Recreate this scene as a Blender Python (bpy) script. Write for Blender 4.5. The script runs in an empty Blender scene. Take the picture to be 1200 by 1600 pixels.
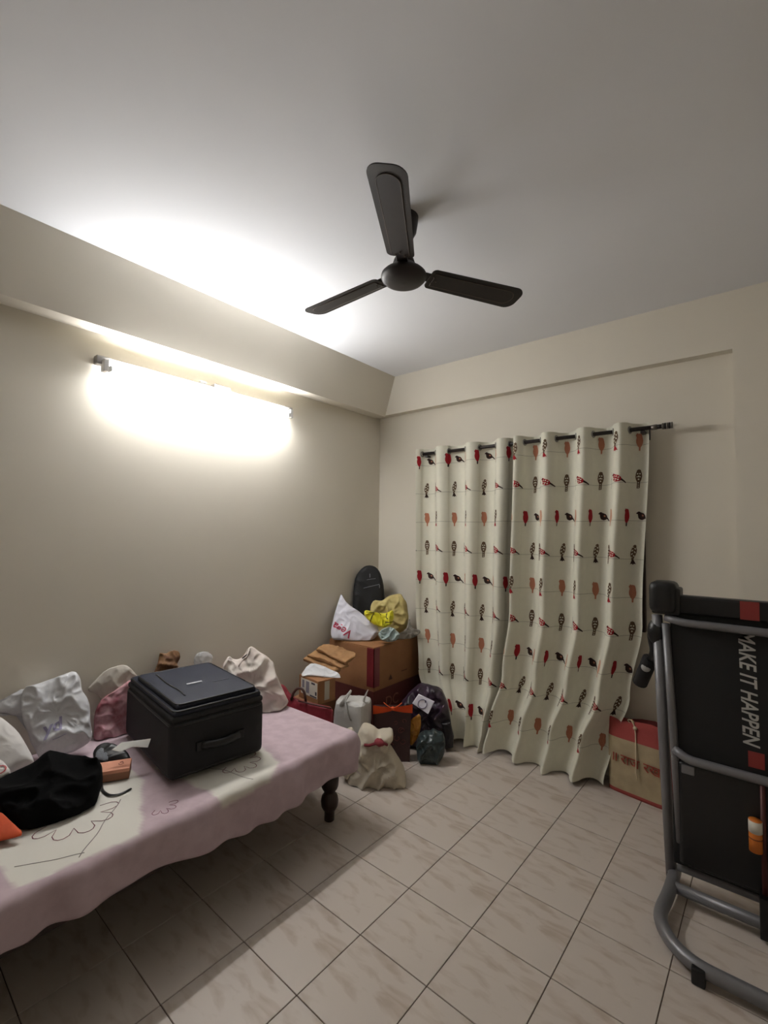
import bpy, bmesh, math, random
import numpy as np
from mathutils import Vector, Matrix, noise
from mathutils.bvhtree import BVHTree
random.seed(7)
SC = bpy.context.scene
COL = SC.collection

# ------------------------------------------------------------------ camera, world, light, exposure
CAM = Vector((2.64486, -3.11852, 1.49654))
YAW, PITCH, ROLL, FPX = -0.681965, 0.043909, 0.011662, 725.37
FW = Vector((math.sin(YAW)*math.cos(PITCH), math.cos(YAW)*math.cos(PITCH), math.sin(PITCH)))
R0 = Vector((math.cos(YAW), -math.sin(YAW), 0)); U0 = R0.cross(FW)
RT = R0*math.cos(ROLL) + U0*math.sin(ROLL); UP = -R0*math.sin(ROLL) + U0*math.cos(ROLL)
cd = bpy.data.cameras.new('camera'); cam = bpy.data.objects.new('camera', cd); COL.objects.link(cam)
m = Matrix((RT, UP, -FW)).transposed().to_4x4(); m.translation = CAM; cam.matrix_world = m
cd.sensor_fit = 'HORIZONTAL'; cd.sensor_width = 36.0; cd.lens = FPX/1200*36.0; cd.clip_start = 0.02
SC.camera = cam
w = bpy.data.worlds.new('night'); SC.world = w; w.use_nodes = True
w.node_tree.nodes['Background'].inputs[0].default_value = (0.02, 0.022, 0.03, 1)
w.node_tree.nodes['Background'].inputs[1].default_value = 0.3
SC.view_settings.view_transform = 'Standard'; SC.view_settings.look = 'None'
SC.view_settings.exposure = 0.44; SC.view_settings.gamma = 1.0
TUBE_STRENGTH = 135.0

# ------------------------------------------------------------------ helpers
def lin(c):
    r = []
    for v in c:
        v /= 255.0
        r.append(v/12.92 if v <= 0.04045 else ((v+0.055)/1.055)**2.4)
    return (*r, 1.0)

MATS = {}
def mat(name, col, rough=0.6, metal=0.0, var=0.0, vscale=6.0, bump=0.0, bscale=40.0, col2=None, trans=0.0, alpha=1.0, sheen=0.0, spec=0.5, bdist=0.004, stretch=None):
    if name in MATS: return MATS[name]
    mt = bpy.data.materials.new(name); mt.use_nodes = True; MATS[name] = mt
    nt = mt.node_tree; b = nt.nodes['Principled BSDF']
    b.inputs['Base Color'].default_value = lin(col)
    b.inputs['Roughness'].default_value = rough; b.inputs['Metallic'].default_value = metal
    b.inputs['Specular IOR Level'].default_value = spec
    if trans: b.inputs['Transmission Weight'].default_value = trans
    if alpha < 1: b.inputs['Alpha'].default_value = alpha
    if sheen: b.inputs['Sheen Weight'].default_value = sheen
    tc = nt.nodes.new('ShaderNodeTexCoord'); src = tc.outputs['Object']
    if stretch:
        mp = nt.nodes.new('ShaderNodeMapping'); mp.inputs['Scale'].default_value = stretch
        nt.links.new(src, mp.inputs['Vector']); src = mp.outputs['Vector']
    if var or col2:
        n = nt.nodes.new('ShaderNodeTexNoise'); n.inputs['Scale'].default_value = vscale; n.inputs['Detail'].default_value = 5
        nt.links.new(src, n.inputs['Vector'])
        r = nt.nodes.new('ShaderNodeValToRGB')
        a = lin(col); c2 = lin(col2) if col2 else tuple(max(0, x*(1-var)) for x in a[:3]) + (1,)
        r.color_ramp.elements[0].position = 0.35; r.color_ramp.elements[1].position = 0.68
        r.color_ramp.elements[0].color = c2; r.color_ramp.elements[1].color = a
        nt.links.new(n.outputs['Fac'], r.inputs['Fac']); nt.links.new(r.outputs['Color'], b.inputs['Base Color'])
    if bump:
        n = nt.nodes.new('ShaderNodeTexNoise'); n.inputs['Scale'].default_value = bscale; n.inputs['Detail'].default_value = 4
        nt.links.new(src, n.inputs['Vector'])
        bp = nt.nodes.new('ShaderNodeBump'); bp.inputs['Strength'].default_value = bump; bp.inputs['Distance'].default_value = bdist
        nt.links.new(n.outputs['Fac'], bp.inputs['Height']); nt.links.new(bp.outputs['Normal'], b.inputs['Normal'])
    return mt

def tag(o, label=None, cat=None, group=None, kind=None):
    if label: o['label'] = label
    if cat: o['category'] = cat
    if group: o['group'] = group
    if kind: o['kind'] = kind
    return o
def link(name, me, mats, parent=None, smooth=False, loc=None):
    o = bpy.data.objects.new(name, me); COL.objects.link(o)
    for mt in (mats if isinstance(mats, (list, tuple)) else [mats]):
        if mt: me.materials.append(mt)
    if smooth:
        me.polygons.foreach_set('use_smooth', [True]*len(me.polygons))
    if parent: o.parent = parent
    if loc is not None: o.location = loc
    return o
def pyd(name, vs, fs, mats, parent=None, smooth=False, loc=None):
    me = bpy.data.meshes.new(name); me.from_pydata([tuple(v) for v in vs], [], fs); me.update()
    return link(name, me, mats, parent, smooth, loc)
def fbm(name, bm, mats, parent=None, smooth=False, loc=None):
    bmesh.ops.recalc_face_normals(bm, faces=bm.faces)
    me = bpy.data.meshes.new(name); bm.to_mesh(me); bm.free()
    return link(name, me, mats, parent, smooth, loc)
def empty(name, loc=(0, 0, 0), rz=0.0):
    o = bpy.data.objects.new(name, None); COL.objects.link(o); o.location = loc; o.rotation_euler = (0, 0, rz)
    o.empty_display_size = 0.05
    return o
def addbox(bm, x0, x1, y0, y1, z0, z1, bev=0.0, seg=2):
    t = bmesh.new()
    bmesh.ops.create_cube(t, size=1.0)
    for v in t.verts:
        v.co = Vector((x0 if v.co.x < 0 else x1, y0 if v.co.y < 0 else y1, z0 if v.co.z < 0 else z1))
    if bev: bmesh.ops.bevel(t, geom=list(t.edges), offset=bev, segments=seg, profile=0.6, affect='EDGES')
    me = bpy.data.meshes.new('t'); t.to_mesh(me); t.free(); bm.from_mesh(me); bpy.data.meshes.remove(me)
def box(name, x0, x1, y0, y1, z0, z1, mt, parent=None, bev=0.0, seg=2, smooth=False):
    bm = bmesh.new(); addbox(bm, x0, x1, y0, y1, z0, z1, bev, seg)
    return fbm(name, bm, mt, parent, smooth)
def addtube(bm, pts, r, n=10, closed=False, flat=1.0, rfun=None):
    pts = [Vector(p) for p in pts]; N = len(pts); rings = []
    ref = Vector((0, 0, 1))
    for i, p in enumerate(pts):
        a = pts[i-1] if (i > 0 or closed) else p; b = pts[(i+1) % N] if (i < N-1 or closed) else p
        t = (b-a).normalized()
        if abs(t.dot(ref)) > 0.95: ref = Vector((1, 0, 0)) if abs(t.x) < .9 else Vector((0, 1, 0))
        s = t.cross(ref).normalized(); u = s.cross(t).normalized()
        ref = u
        rr = r if rfun is None else r*rfun(i/(N-1))
        rings.append([bm.verts.new(p + s*(math.cos(2*math.pi*k/n)*rr) + u*(math.sin(2*math.pi*k/n)*rr*flat)) for k in range(n)])
    for i in range(N if closed else N-1):
        A, B = rings[i], rings[(i+1) % N]
        for k in range(n): bm.faces.new((A[k], A[(k+1) % n], B[(k+1) % n], B[k]))
    if not closed:
        bm.faces.new(rings[0][::-1]); bm.faces.new(rings[-1])
def tube(name, pts, r, mt, parent=None, n=10, closed=False, flat=1.0, rfun=None):
    bm = bmesh.new(); addtube(bm, pts, r, n, closed, flat, rfun)
    return fbm(name, bm, mt, parent, True)
def round_path(pts, rad, seg=6):
    pts = [Vector(p) for p in pts]; out = [pts[0]]
    for i in range(1, len(pts)-1):
        a, p, b = pts[i-1], pts[i], pts[i+1]
        d0 = (a-p); d1 = (b-p); rr = min(rad, d0.length*.49, d1.length*.49)
        s = p + d0.normalized()*rr; e = p + d1.normalized()*rr
        for k in range(seg+1):
            t = k/seg; out.append((s*(1-t)+p*t)*(1-t) + (p*(1-t)+e*t)*t)
    out.append(pts[-1]); return out
def lathe(name, prof, mt, parent=None, n=32, loc=None, smooth=True):
    vs, fs = [], []
    for (r, z) in prof:
        for k in range(n): vs.append((r*math.cos(2*math.pi*k/n), r*math.sin(2*math.pi*k/n), z))
    for i in range(len(prof)-1):
        for k in range(n): fs.append((i*n+k, i*n+(k+1) % n, (i+1)*n+(k+1) % n, (i+1)*n+k))
    fs.append(tuple(range(n))[::-1]); fs.append(tuple((len(prof)-1)*n+k for k in range(n)))
    return pyd(name, vs, fs, mt, parent, smooth, loc)
def ray(x, y): return FW + RT*((x-600)/FPX) - UP*((y-800)/FPX)
def onplane(x, y, P, n):
    d = ray(x, y); return CAM + d*((Vector(P)-CAM).dot(n)/d.dot(n))
def at(x, y, ax, v):
    d = ray(x, y); k = 'xyz'.index(ax); return CAM + d*((v-CAM[k])/d[k])
def ridged(p, f, seed, oct=3):
    s, a = 0.0, 1.0
    for i in range(oct):
        s += a*(1-2*abs(noise.noise(Vector(p)*f + Vector((seed*7.1, seed*3.7, seed*5.3)))))
        f *= 2.1; a *= .5
    return s/1.75
def chaikin(q, it=1):
    for _ in range(it):
        o = []
        for i in range(len(q)):
            a, b = q[i], q[(i+1) % len(q)]
            o += [a*.78+b*.22, a*.22+b*.78]
        q = o
    return q
def resample(q, n):
    L = [0.0]
    for i in range(len(q)): L.append(L[-1] + (q[(i+1) % len(q)]-q[i]).length)
    out = []; j = 0
    for k in range(n):
        t = L[-1]*k/n
        while L[j+1] < t: j += 1
        f = (t-L[j])/max(1e-9, L[j+1]-L[j]); out.append(q[j].lerp(q[(j+1) % len(q)], f))
    return out
def facecam(P, tilt=0.0):
    n = (CAM-Vector(P)); n.z = 0; n.normalize(); return (n + Vector((0, 0, tilt))).normalized()
def pouch(name, px, P, n, T, mats, parent=None, seed=1, crease=.012, freq=9.0, back=.7, zmin=None, xmin=None, ymax=None, nr=24, na=144, smo=1, power=2.0, fine=.35, flute=None):
    """soft puffed body with the outline's real size, its own distance and thickness"""
    P = Vector(P); n = Vector(n).normalized()
    q = resample(chaikin([onplane(x, y, P, n) for x, y in px], smo), na)
    c = sum(q, Vector())/len(q)
    base = Vector((c.x, c.y, min(v.z for v in q) if zmin is None else max(zmin, min(v.z for v in q))))
    rs = [math.sin(.5*math.pi*(i+1)/nr)**.85 for i in range(nr)]
    pos = [c.copy()] + [c.lerp(q[k], r) for r in rs for k in range(na)]
    Q = np.array([v[:] for v in q]); A = np.array([v[:] for v in pos])
    D = np.empty(len(A))
    for k in range(0, len(A), 512):
        d2 = ((A[k:k+512, None, :]-Q[None])**2).sum(2); D[k:k+512] = (np.maximum(d2, 1e-8)**-1.5).mean(1)**(-1/3.0)
    D[-na:] = 0; D = D/max(D.max(), 1e-6)
    Hh = np.clip(1-(1-D)**power, 0, 1)**.5
    up = Vector((0, 0, 1)); side_ax = n.cross(up).normalized()
    vs, fs = [], []
    zs = [v.z for v in q]; z0, z1 = min(zs), max(zs)
    def disp(v, sd):
        p = v + n*sd*.3
        w = p + Vector((noise.noise(p*freq*.8), noise.noise(p*freq*.8+Vector((9, 2, 4))), noise.noise(p*freq*.8+Vector((3, 7, 1)))))*(.35/freq)
        a = 1-abs(noise.noise(w*freq + Vector((seed*7.1, seed*3.7, seed*5.3)))*2); b = 1-abs(noise.noise(w*freq*2.3 + Vector((seed*2.1, seed*8.7, 1.3)))*2)
        g = .65*(a*abs(a)*1.4-.5) + fine*(b*abs(b)-.4)
        if flute:
            t = (v.z-z0)/max(1e-6, z1-z0); s_ = (v-c).dot(side_ax)
            g += flute[1]*math.sin(s_*flute[0] + 3*noise.noise(v*7+Vector((seed, 0, 0))))*max(0, 1-abs(t-flute[2])/.45)
        return crease*g
    for side in (1, -1):
        off = len(vs); m = len(A) if side > 0 else len(A)-na
        for k in range(m):
            h = T*Hh[k]*(1 if side > 0 else -back); p = pos[k]
            wt = min(1.0, D[k]*5)
            v = p + n*(h + side*disp(p, side)*(.25+.75*wt)*(1 if side > 0 else .5))
            if wt < .6: v += (p-c).normalized()*crease*.4*noise.noise(p*freq*1.9+Vector((seed, 0, 0)))*(.6-wt)
            if zmin is not None and v.z < zmin: v.z = zmin
            if xmin is not None and v.x < xmin: v.x = xmin + .002*noise.noise(p*9)
            if ymax is not None and v.y > ymax: v.y = ymax
            vs.append(v-base)
        rr = nr if side > 0 else nr-1
        for k in range(na):
            f = (off, off+1+k, off+1+(k+1) % na); fs.append(f if side > 0 else f[::-1])
        for i in range(rr-1):
            for k in range(na):
                a, b = off+1+i*na+k, off+1+i*na+(k+1) % na
                f = (a, a+na, b+na, b); fs.append(f if side > 0 else f[::-1])
        if side > 0: rim = off+1+(nr-1)*na
        else:
            i = off+1+(nr-2)*na
            for k in range(na): fs.append((i+k, i+(k+1) % na, rim+(k+1) % na, rim+k))
    if parent: base = base - parent.location
    o = pyd(name, vs, fs, mats, parent, True, loc=base)
    BVH[o.name] = BVHTree.FromPolygons([v + base + (parent.location if parent else Vector()) for v in vs], fs)
    return o
BVH = {}
def drape(o, host, n, off=.003):
    """lay a flat print (object in the host's space) on the host's surface, looking along n"""
    t = BVH[host.name]; n = Vector(n).normalized(); hl = host.location
    bm = bmesh.new(); bm.from_mesh(o.data); bmesh.ops.triangulate(bm, faces=bm.faces[:]); bmesh.ops.subdivide_edges(bm, edges=bm.edges[:], cuts=2, use_grid_fill=True); bm.to_mesh(o.data); bm.free()
    for v in o.data.vertices:
        p = v.co + hl; h = t.ray_cast(p + n*.4, -n)
        if h[0] is not None: v.co = h[0] + n*off - hl
    o.data.update(); return o
def drape_path(pts, host, n, off):
    t = BVH[host.name]; n = Vector(n).normalized(); out = []
    for p in pts:
        h = t.ray_cast(p + n*.4, -n); out.append((h[0] if h[0] is not None else p) + n*off - host.location)
    return out
def zz(ox, oy, sc, pts): return [(ox+x/sc, oy+y/sc) for x, y in pts]
def textmesh(name, body, size, mt, parent, M, extr=.0006, shear=0.0, bold=0.0, align='CENTER', sx=1.0):
    cu = bpy.data.curves.new('txt', 'FONT'); cu.body = body; cu.size = size; cu.extrude = extr; cu.shear = shear; cu.offset = bold
    cu.align_x = align; cu.align_y = 'CENTER'; cu.resolution_u = 3
    o = bpy.data.objects.new('txt', cu); COL.objects.link(o)
    dg = bpy.context.evaluated_depsgraph_get(); me = bpy.data.meshes.new_from_object(o.evaluated_get(dg))
    bpy.data.objects.remove(o); me.name = name; me.materials.clear()
    for v in me.vertices: v.co = M @ Vector((v.co.x*sx, v.co.y, v.co.z))
    return link(name, me, mt, parent)
def basis(o, x, y):
    x = Vector(x).normalized(); y = Vector(y); y = (y - x*x.dot(y)).normalized(); z = x.cross(y)
    m = Matrix((x, y, z)).transposed().to_4x4(); m.translation = Vector(o); return m

# ------------------------------------------------------------------ materials of the room
WALL = mat('cream_paint', (227, 220, 205), .85, var=.03, vscale=2.2, bump=.12, bscale=60, bdist=.002, spec=.25)
CEIL = mat('white_ceiling_paint', (237, 238, 241), .9, var=.02, vscale=1.5, bump=.08, bscale=50, bdist=.002, spec=.2)
GROUT = mat('dark_grout', (96, 80, 70), .9)
def tile_material():
    mt = bpy.data.materials.new('beige_ceramic_tile'); mt.use_nodes = True; nt = mt.node_tree; b = nt.nodes['Principled BSDF']
    tc = nt.nodes.new('ShaderNodeTexCoord'); oi = nt.nodes.new('ShaderNodeObjectInfo')
    mp = nt.nodes.new('ShaderNodeMapping'); mp.inputs['Rotation'].default_value = (0, 0, -.8); mp.inputs['Scale'].default_value = (8, 21, 1)
    nt.links.new(tc.outputs['Object'], mp.inputs['Vector'])
    ad = nt.nodes.new('ShaderNodeVectorMath'); ad.operation = 'MULTIPLY_ADD'
    nt.links.new(oi.outputs['Random'], ad.inputs[0]); ad.inputs[1].default_value = (0.35, .3, .4); nt.links.new(mp.outputs['Vector'], ad.inputs[2])
    n = nt.nodes.new('ShaderNodeTexNoise'); n.inputs['Scale'].default_value = 1.0; n.inputs['Detail'].default_value = 3; n.inputs['Distortion'].default_value = .4
    nt.links.new(ad.outputs[0], n.inputs['Vector'])
    r = nt.nodes.new('ShaderNodeValToRGB'); e = r.color_ramp.elements
    e[0].position = .28; e[0].color = lin((176, 161, 147)); e[1].position = .47; e[1].color = lin((196, 185, 175))
    nt.links.new(n.outputs['Fac'], r.inputs['Fac']); nt.links.new(r.outputs['Color'], b.inputs['Base Color'])
    b.inputs['Roughness'].default_value = .38; b.inputs['Specular IOR Level'].default_value = .4
    return mt
TILE = tile_material()

# ------------------------------------------------------------------ the room
XR, YF, YN, ZC, XN, ZN = 3.7, -4.5, 0.0702, 2.8404, 2.5426, 2.517
floor = box('floor', -.1, XR, YF, YN+.1, -.06, -.004, GROUT); tag(floor, kind='structure')
TS, TH, TO = .30, -0.021128, Vector((0.859189, -1.755985, 0))
tb = bmesh.new(); addbox(tb, .0016, TS-.0016, .0016, TS-.0016, -.012, 0, .0012, 1)
tme = bpy.data.meshes.new('tile'); tb.to_mesh(tme); tb.free(); tme.materials.append(TILE)
cth, sth = math.cos(TH), math.sin(TH)
for i in range(-4, 11):
    for j in range(-11, 7):
        x = TO.x + TS*(i*cth - j*sth); y = TO.y + TS*(i*sth + j*cth)
        if x < -.02 or x > XR-.3 or y < -3.75 or y > YN-.28: continue
        t = bpy.data.objects.new('tile', tme); COL.objects.link(t); t.parent = floor; t.location = (x, y, 0); t.rotation_euler = (0, 0, TH)
# edge tiles, cut against the back wall and the left wall
def cut_tile(i, j):
    bm = bmesh.new(); addbox(bm, .0016, TS-.0016, .0016, TS-.0016, -.012, 0)
    x = TO.x + TS*(i*cth - j*sth); y = TO.y + TS*(i*sth + j*cth)
    bmesh.ops.rotate(bm, verts=bm.verts, cent=(0, 0, 0), matrix=Matrix.Rotation(TH, 3, 'Z'))
    bmesh.ops.translate(bm, verts=bm.verts, vec=(x, y, 0))
    for co, no in (((0.001, 0, 0), (-1, 0, 0)), ((0, YN-.001, 0), (0, 1, 0))):
        bmesh.ops.bisect_plane(bm, geom=bm.verts[:]+bm.edges[:]+bm.faces[:], plane_co=co, plane_no=no, clear_outer=True)
    if len(bm.faces) < 3: bm.free(); return
    bmesh.ops.holes_fill(bm, edges=bm.edges)
    bmesh.ops.translate(bm, verts=bm.verts, vec=(-x, -y, 0))
    fbm('tile', bm, TILE, floor, loc=(x, y, 0))
for i in range(-4, 11):
    for j in range(-11, 7):
        x = TO.x + TS*(i*cth - j*sth); y = TO.y + TS*(i*sth + j*cth)
        if x > XR-.3 or y < -3.75 or x < -.31 or y > YN+.02: continue
        if x < -.02 or y > YN-.28: cut_tile(i, j)
tag(box('wall_left', -.1, 0, YF, YN+.1, 0, ZC, WALL), kind='structure')
bm = bmesh.new(); addbox(bm, 0, XR, YN, YN+.1, 0, ZC); addbox(bm, 0, XN, 0, YN, ZN, ZC); addbox(bm, XN, XR, 0, YN, 0, ZC)
tag(fbm('wall_back', bm, WALL), kind='structure')
tag(box('wall_right', XR, XR+.1, YF, YN+.1, 0, ZC, WALL), kind='structure')
tag(box('wall_front', -.1, XR+.1, YF-.1, YF, 0, ZC, WALL), kind='structure')
tag(box('ceiling', -.1, XR+.1, YF-.1, YN+.1, ZC, ZC+.1, CEIL), kind='structure')
D1, D2, ZB = .216, .112, 2.5066
pv = [(0, ZB), (D2, ZB), (D1, ZC), (0, ZC)]
tag(pyd('trim_1', [(x, y, z) for y in (YF, 0) for x, z in pv], [(0, 1, 2, 3), (7, 6, 5, 4), (0, 4, 5, 1), (1, 5, 6, 2), (2, 6, 7, 3), (3, 7, 4, 0)], WALL), 'cream sloping ceiling beam running along the left wall', kind='structure')

# ------------------------------------------------------------------ window hidden behind the curtain (its dark edge shows)
DWOOD = mat('dark_brown_wood', (48, 30, 20), .5, var=.4, vscale=9, stretch=(1, 1, .1))
GLASS = mat('night_glass', (20, 24, 30), .08, spec=.6)
win = empty('window_1', (1.352, YN, .92)); tag(win, 'dark brown wooden window behind the bird curtains', kind='structure')
for x in (-.75, -.02, .70): box('window_frame', x, x+.05, -.045, -.001, 0, 1.14, DWOOD, win, .004)
for z in (0, 1.09): box('window_frame', -.7, .7, -.045, -.001, z, z+.05, DWOOD, win, .004)
box('pane', -.7, -.02, -.02, -.012, .05, 1.09, GLASS, win); box('pane', .03, .7, -.02, -.012, .05, 1.09, GLASS, win)
box('latch', .715, .735, -.062, -.045, .03, .12, mat('aged_brass', (96, 78, 48), .4, .8), win, .003)

# ------------------------------------------------------------------ tube light
tl = empty('tube_light', (0, -1.607, 2.33)); tag(tl, 'lit white fluorescent tube light with long batten under the beam', 'tube light')
WPL = mat('white_plastic', (225, 224, 220), .4); GPL = mat('grey_plastic', (150, 146, 142), .5)
box('batten', .001, .046, -.60, .60, .012, .05, WPL, tl, .004)
EM = bpy.data.materials.new('tube_glow'); EM.use_nodes = True
bs = EM.node_tree.nodes['Principled BSDF']; bs.inputs['Emission Color'].default_value = (.985, .985, .99, 1); bs.inputs['Emission Strength'].default_value = TUBE_STRENGTH
tube('tube', [(.062, -.575, -.012), (.062, .575, -.012)], .0135, EM, tl, 14)
for s in (-1, 1):
    hold = box('lamp_holder', .001, .05, s*.60-.036, s*.60+.030, .008, .052, GPL, tl, .006); box('socket', .03, .08, s*.60-.012, s*.60+.012, -.03, .03, WPL, hold, .005)
    box('holder_pin', .045, .079, s*.578-.006, s*.578+.006, -.026, .002, WPL, tl, .002)
box('choke_box', .001, .05, .02, .13, .045, .072, GPL, tl, .004)
box('starter', .012, .04, -.07, -.03, .048, .07, WPL, tl, .004)

# ------------------------------------------------------------------ ceiling fan
FB = mat('dark_brown_fan_enamel', (31, 22, 19), .5, var=.25, vscale=10, spec=.45); FBE = mat('fan_edge_dust', (96, 84, 76), .7, var=.3, vscale=20)
fan = empty('ceiling_fan', (1.487, -1.578, 2.60)); tag(fan, 'dark brown three-bladed ceiling fan', 'fan')
lathe('canopy', [(.012, .13), (.03, .135), (.052, .175), (.058, .215), (.06, .2403)], FB, fan)
lathe('down_rod', [(.011, .04), (.011, .18)], FB, fan, 12)
lathe('lower_canopy', [(.012, .10), (.026, .085), (.042, .055), (.05, .03)], FB, fan)
lathe('motor_housing', [(.0, -.052), (.03, -.051), (.062, -.046), (.083, -.038), (.094, -.027), (.097, -.02), (.095, -.010), (.085, .0), (.06, .012), (.05, .03), (.0, .032)], FB, fan)
def blade(ang):
    out = []
    def arc(cx, cy, r, a0, a1, n=6): return [(cx+r*math.cos(a0+(a1-a0)*k/n), cy+r*math.sin(a0+(a1-a0)*k/n)) for k in range(n+1)]
    r0, r1, w0, w1 = .118, .588, .056, .066
    out = arc(r1-.045, w1-.045, .045, math.pi/2, 0) + arc(r1-.045, -w1+.045, .045, 0, -math.pi/2) + arc(r0+.02, -w0+.02, .02, -math.pi/2, -math.pi) + arc(r0+.02, w0-.02, .02, math.pi, math.pi/2)
    pitch = math.radians(-11)
    R = Matrix.Rotation(ang, 4, 'Z') @ Matrix.Rotation(pitch, 4, 'X')
    def plate(ol, z0, z1):
        bm = bmesh.new(); lo = [bm.verts.new((x, y, z0)) for x, y in ol]; hi = [bm.verts.new((x, y, z1)) for x, y in ol]
        bm.faces.new(lo); bm.faces.new(hi)
        for k in range(len(ol)): bm.faces.new((lo[k], lo[(k+1) % len(ol)], hi[(k+1) % len(ol)], hi[k]))
        bmesh.ops.transform(bm, matrix=R, verts=bm.verts); return bm
    b = fbm('blade', plate(out, -.002, .002), FB, fan)
    inn = arc(r1-.075, .0, .04, math.pi/2, -math.pi/2, 12) + [(r0+.02, -.036), (r0+.02, .036)]
    fbm('raised_panel', plate(inn, -.0042, -.002), FB, b)
    # thin worn rim round the pressed panel
    bm = bmesh.new(); addtube(bm, [R @ Vector((x, y, -.0036)) for x, y in inn], .0016, 6, True); fbm('panel_rim', bm, FBE, b, True)
    bm = bmesh.new(); addbox(bm, .075, .16, -.024, .024, .002, .008, .002, 1); bmesh.ops.transform(bm, matrix=R, verts=bm.verts); fbm('blade_bracket', bm, FB, b)
    for (x, y) in ((.135, .018), (.135, -.018), (.152, 0)):
        bm = bmesh.new(); bmesh.ops.create_uvsphere(bm, u_segments=8, v_segments=5, radius=.004, matrix=R @ Matrix.Translation((x, y, -.0075))); fbm('screw', bm, FBE, b, True)
for a in (179.3, 60.7, -58.8): blade(math.radians(a))

# ------------------------------------------------------------------ curtain rod and curtains
RODM = mat('black_rod', (38, 32, 32), .4, .3); FIN = mat('striped_grey_finial', (110, 104, 98), .4, .6); EYE = mat('steel_eyelet', (150, 148, 142), .3, .9)
YR, ZR = -.06, 2.125
rod = empty('curtain_rod', (1.36, YR, ZR)); tag(rod, 'black curtain rod with ribbed grey end above the window', 'curtain rod')
tube('pole', [(-.80, 0, 0), (.80, 0, 0)], .0125, RODM, rod, 16)
for s, x0 in ((1, .80),):
    f = tube('finial', [(x0, 0, 0), (x0+s*.03, 0, 0)], .0155, FIN, rod, 16)
    tube('finial_cap', [(x0+s*.03, 0, 0), (x0+s*.055, 0, 0)], .013, RODM, f, 16)
    for k in range(5): tube('finial_ring', [(x0+s*(.055+.011*k), 0, 0), (x0+s*(.063+.011*k), 0, 0)], .0185, FIN if k % 2 == 0 else RODM, f, 16)
for x in (-.77, .755):
    b = box('bracket', x-.012, x+.012, -.004, .1302, -.028, -.012, RODM, rod, .003); box('wall_plate', x-.02, x+.02, .122, .1303, -.05, .03, RODM, b, .003)

CLOTH = mat('cream_curtain_cotton', (226, 223, 206), .85, var=.03, vscale=30, bump=.15, bscale=260, bdist=.001, sheen=.1, spec=.2)
PR_RED = mat('print_red', (158, 34, 42), .85, spec=.2); PR_BLK = mat('print_black_brown', (52, 36, 32), .85, spec=.2); PR_SAL = mat('print_salmon', (178, 118, 92), .85, spec=.2)
PR_PALE = mat('print_pale_salmon', (206, 160, 134), .85, spec=.2); PR_BRN = mat('print_brown', (98, 78, 60), .85, spec=.2); PR_WIRE = mat('print_wire_grey', (150, 146, 132), .85, spec=.2)
CMATS = [CLOTH, PR_RED, PR_BLK, PR_SAL, PR_PALE, PR_BRN, PR_WIRE]
def ell(cx, cy, a, b, rot=0, n=14): 
    c, s = math.cos(rot), math.sin(rot)
    return [(cx+a*math.cos(t)*c-b*math.sin(t)*s, cy+a*math.cos(t)*s+b*math.sin(t)*c) for t in [2*math.pi*k/n for k in range(n)]]
def upright(body, tailm, sx=1):
    o = [(0, .040), (.009, .038), (.013, .031), (.016, .018), (.019, .002), (.018, -.012), (.012, -.026), (.006, -.034), (.005, -.052), (-.003, -.052), (-.003, -.034), (-.010, -.026), (-.017, -.010), (-.018, .004), (-.015, .018), (-.017, .026), (-.020, .030), (-.012, .043), (-.007, .039)]
    r = [(body, [(x*sx, y) for x, y in o])]
    if tailm is not None: r.append((tailm, [(x*sx, y) for x, y in [(.006, -.034), (.005, -.052), (-.003, -.052), (-.003, -.034)]])); r.append((tailm, [(x*sx, y) for x, y in [(-.013, .033), (-.021, .030), (-.014, .027)]]))
    return r
def sidebird(body, spots=None, k=1.0, beak=2):
    o = [(-.034, .020), (-.028, .026), (-.020, .026), (-.014, .022), (-.006, .019), (.006, .015), (.016, .006), (.021, -.004), (.050, -.022), (.047, -.027), (.018, -.012), (.010, -.016), (-.004, -.019), (-.016, -.016), (-.024, -.008), (-.027, .004), (-.028, .012), (-.038, .016)]
    r = [(body, [(x*k, y*k) for x, y in o]), (beak, [(.019*k, -.001*k), (.050*k, -.022*k), (.047*k, -.027*k), (.015*k, -.011*k)])]
    if spots is not None:
        for (x, y) in ((-.016, .012), (-.004, .010), (.006, .004), (-.018, .0), (-.006, -.003), (.004, -.008), (-.010, -.011)): r.append((spots, ell(x*k, y*k, .0042*k, .0032*k, .4, 8)))
        r.append((beak, [(-.034*k, .020*k), (-.028*k, .026*k), (-.020*k, .024*k), (-.026*k, .016*k), (-.038*k, .016*k)]))
    else: r.append((3, ell(.0, .004, .007*k, .005*k, -.5, 8)))
    return r
def patt(body, sp=0):
    o = [(0, .050), (.010, .046), (.012, .038), (.016, .028), (.018, .012), (.015, -.004), (.009, -.018), (.008, -.050), (-.008, -.052), (-.007, -.018), (-.014, -.004), (-.017, .010), (-.015, .028), (-.011, .038), (-.009, .046)]
    r = [(body, o)]
    for (x, y, a) in ((-.006, .026, .004), (.006, .026, .004), (0, .012, .005), (-.008, .010, .003), (.008, .010, .003), (0, -.003, .0045), (0, -.022, .003), (0, -.034, .003), (0, -.044, .003)): r.append((sp, ell(x, y, a, a*.9, 0, 8)))
    r.append((body, ell(0, .012, .0022, .0022, 0, 6)))
    return r
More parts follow.
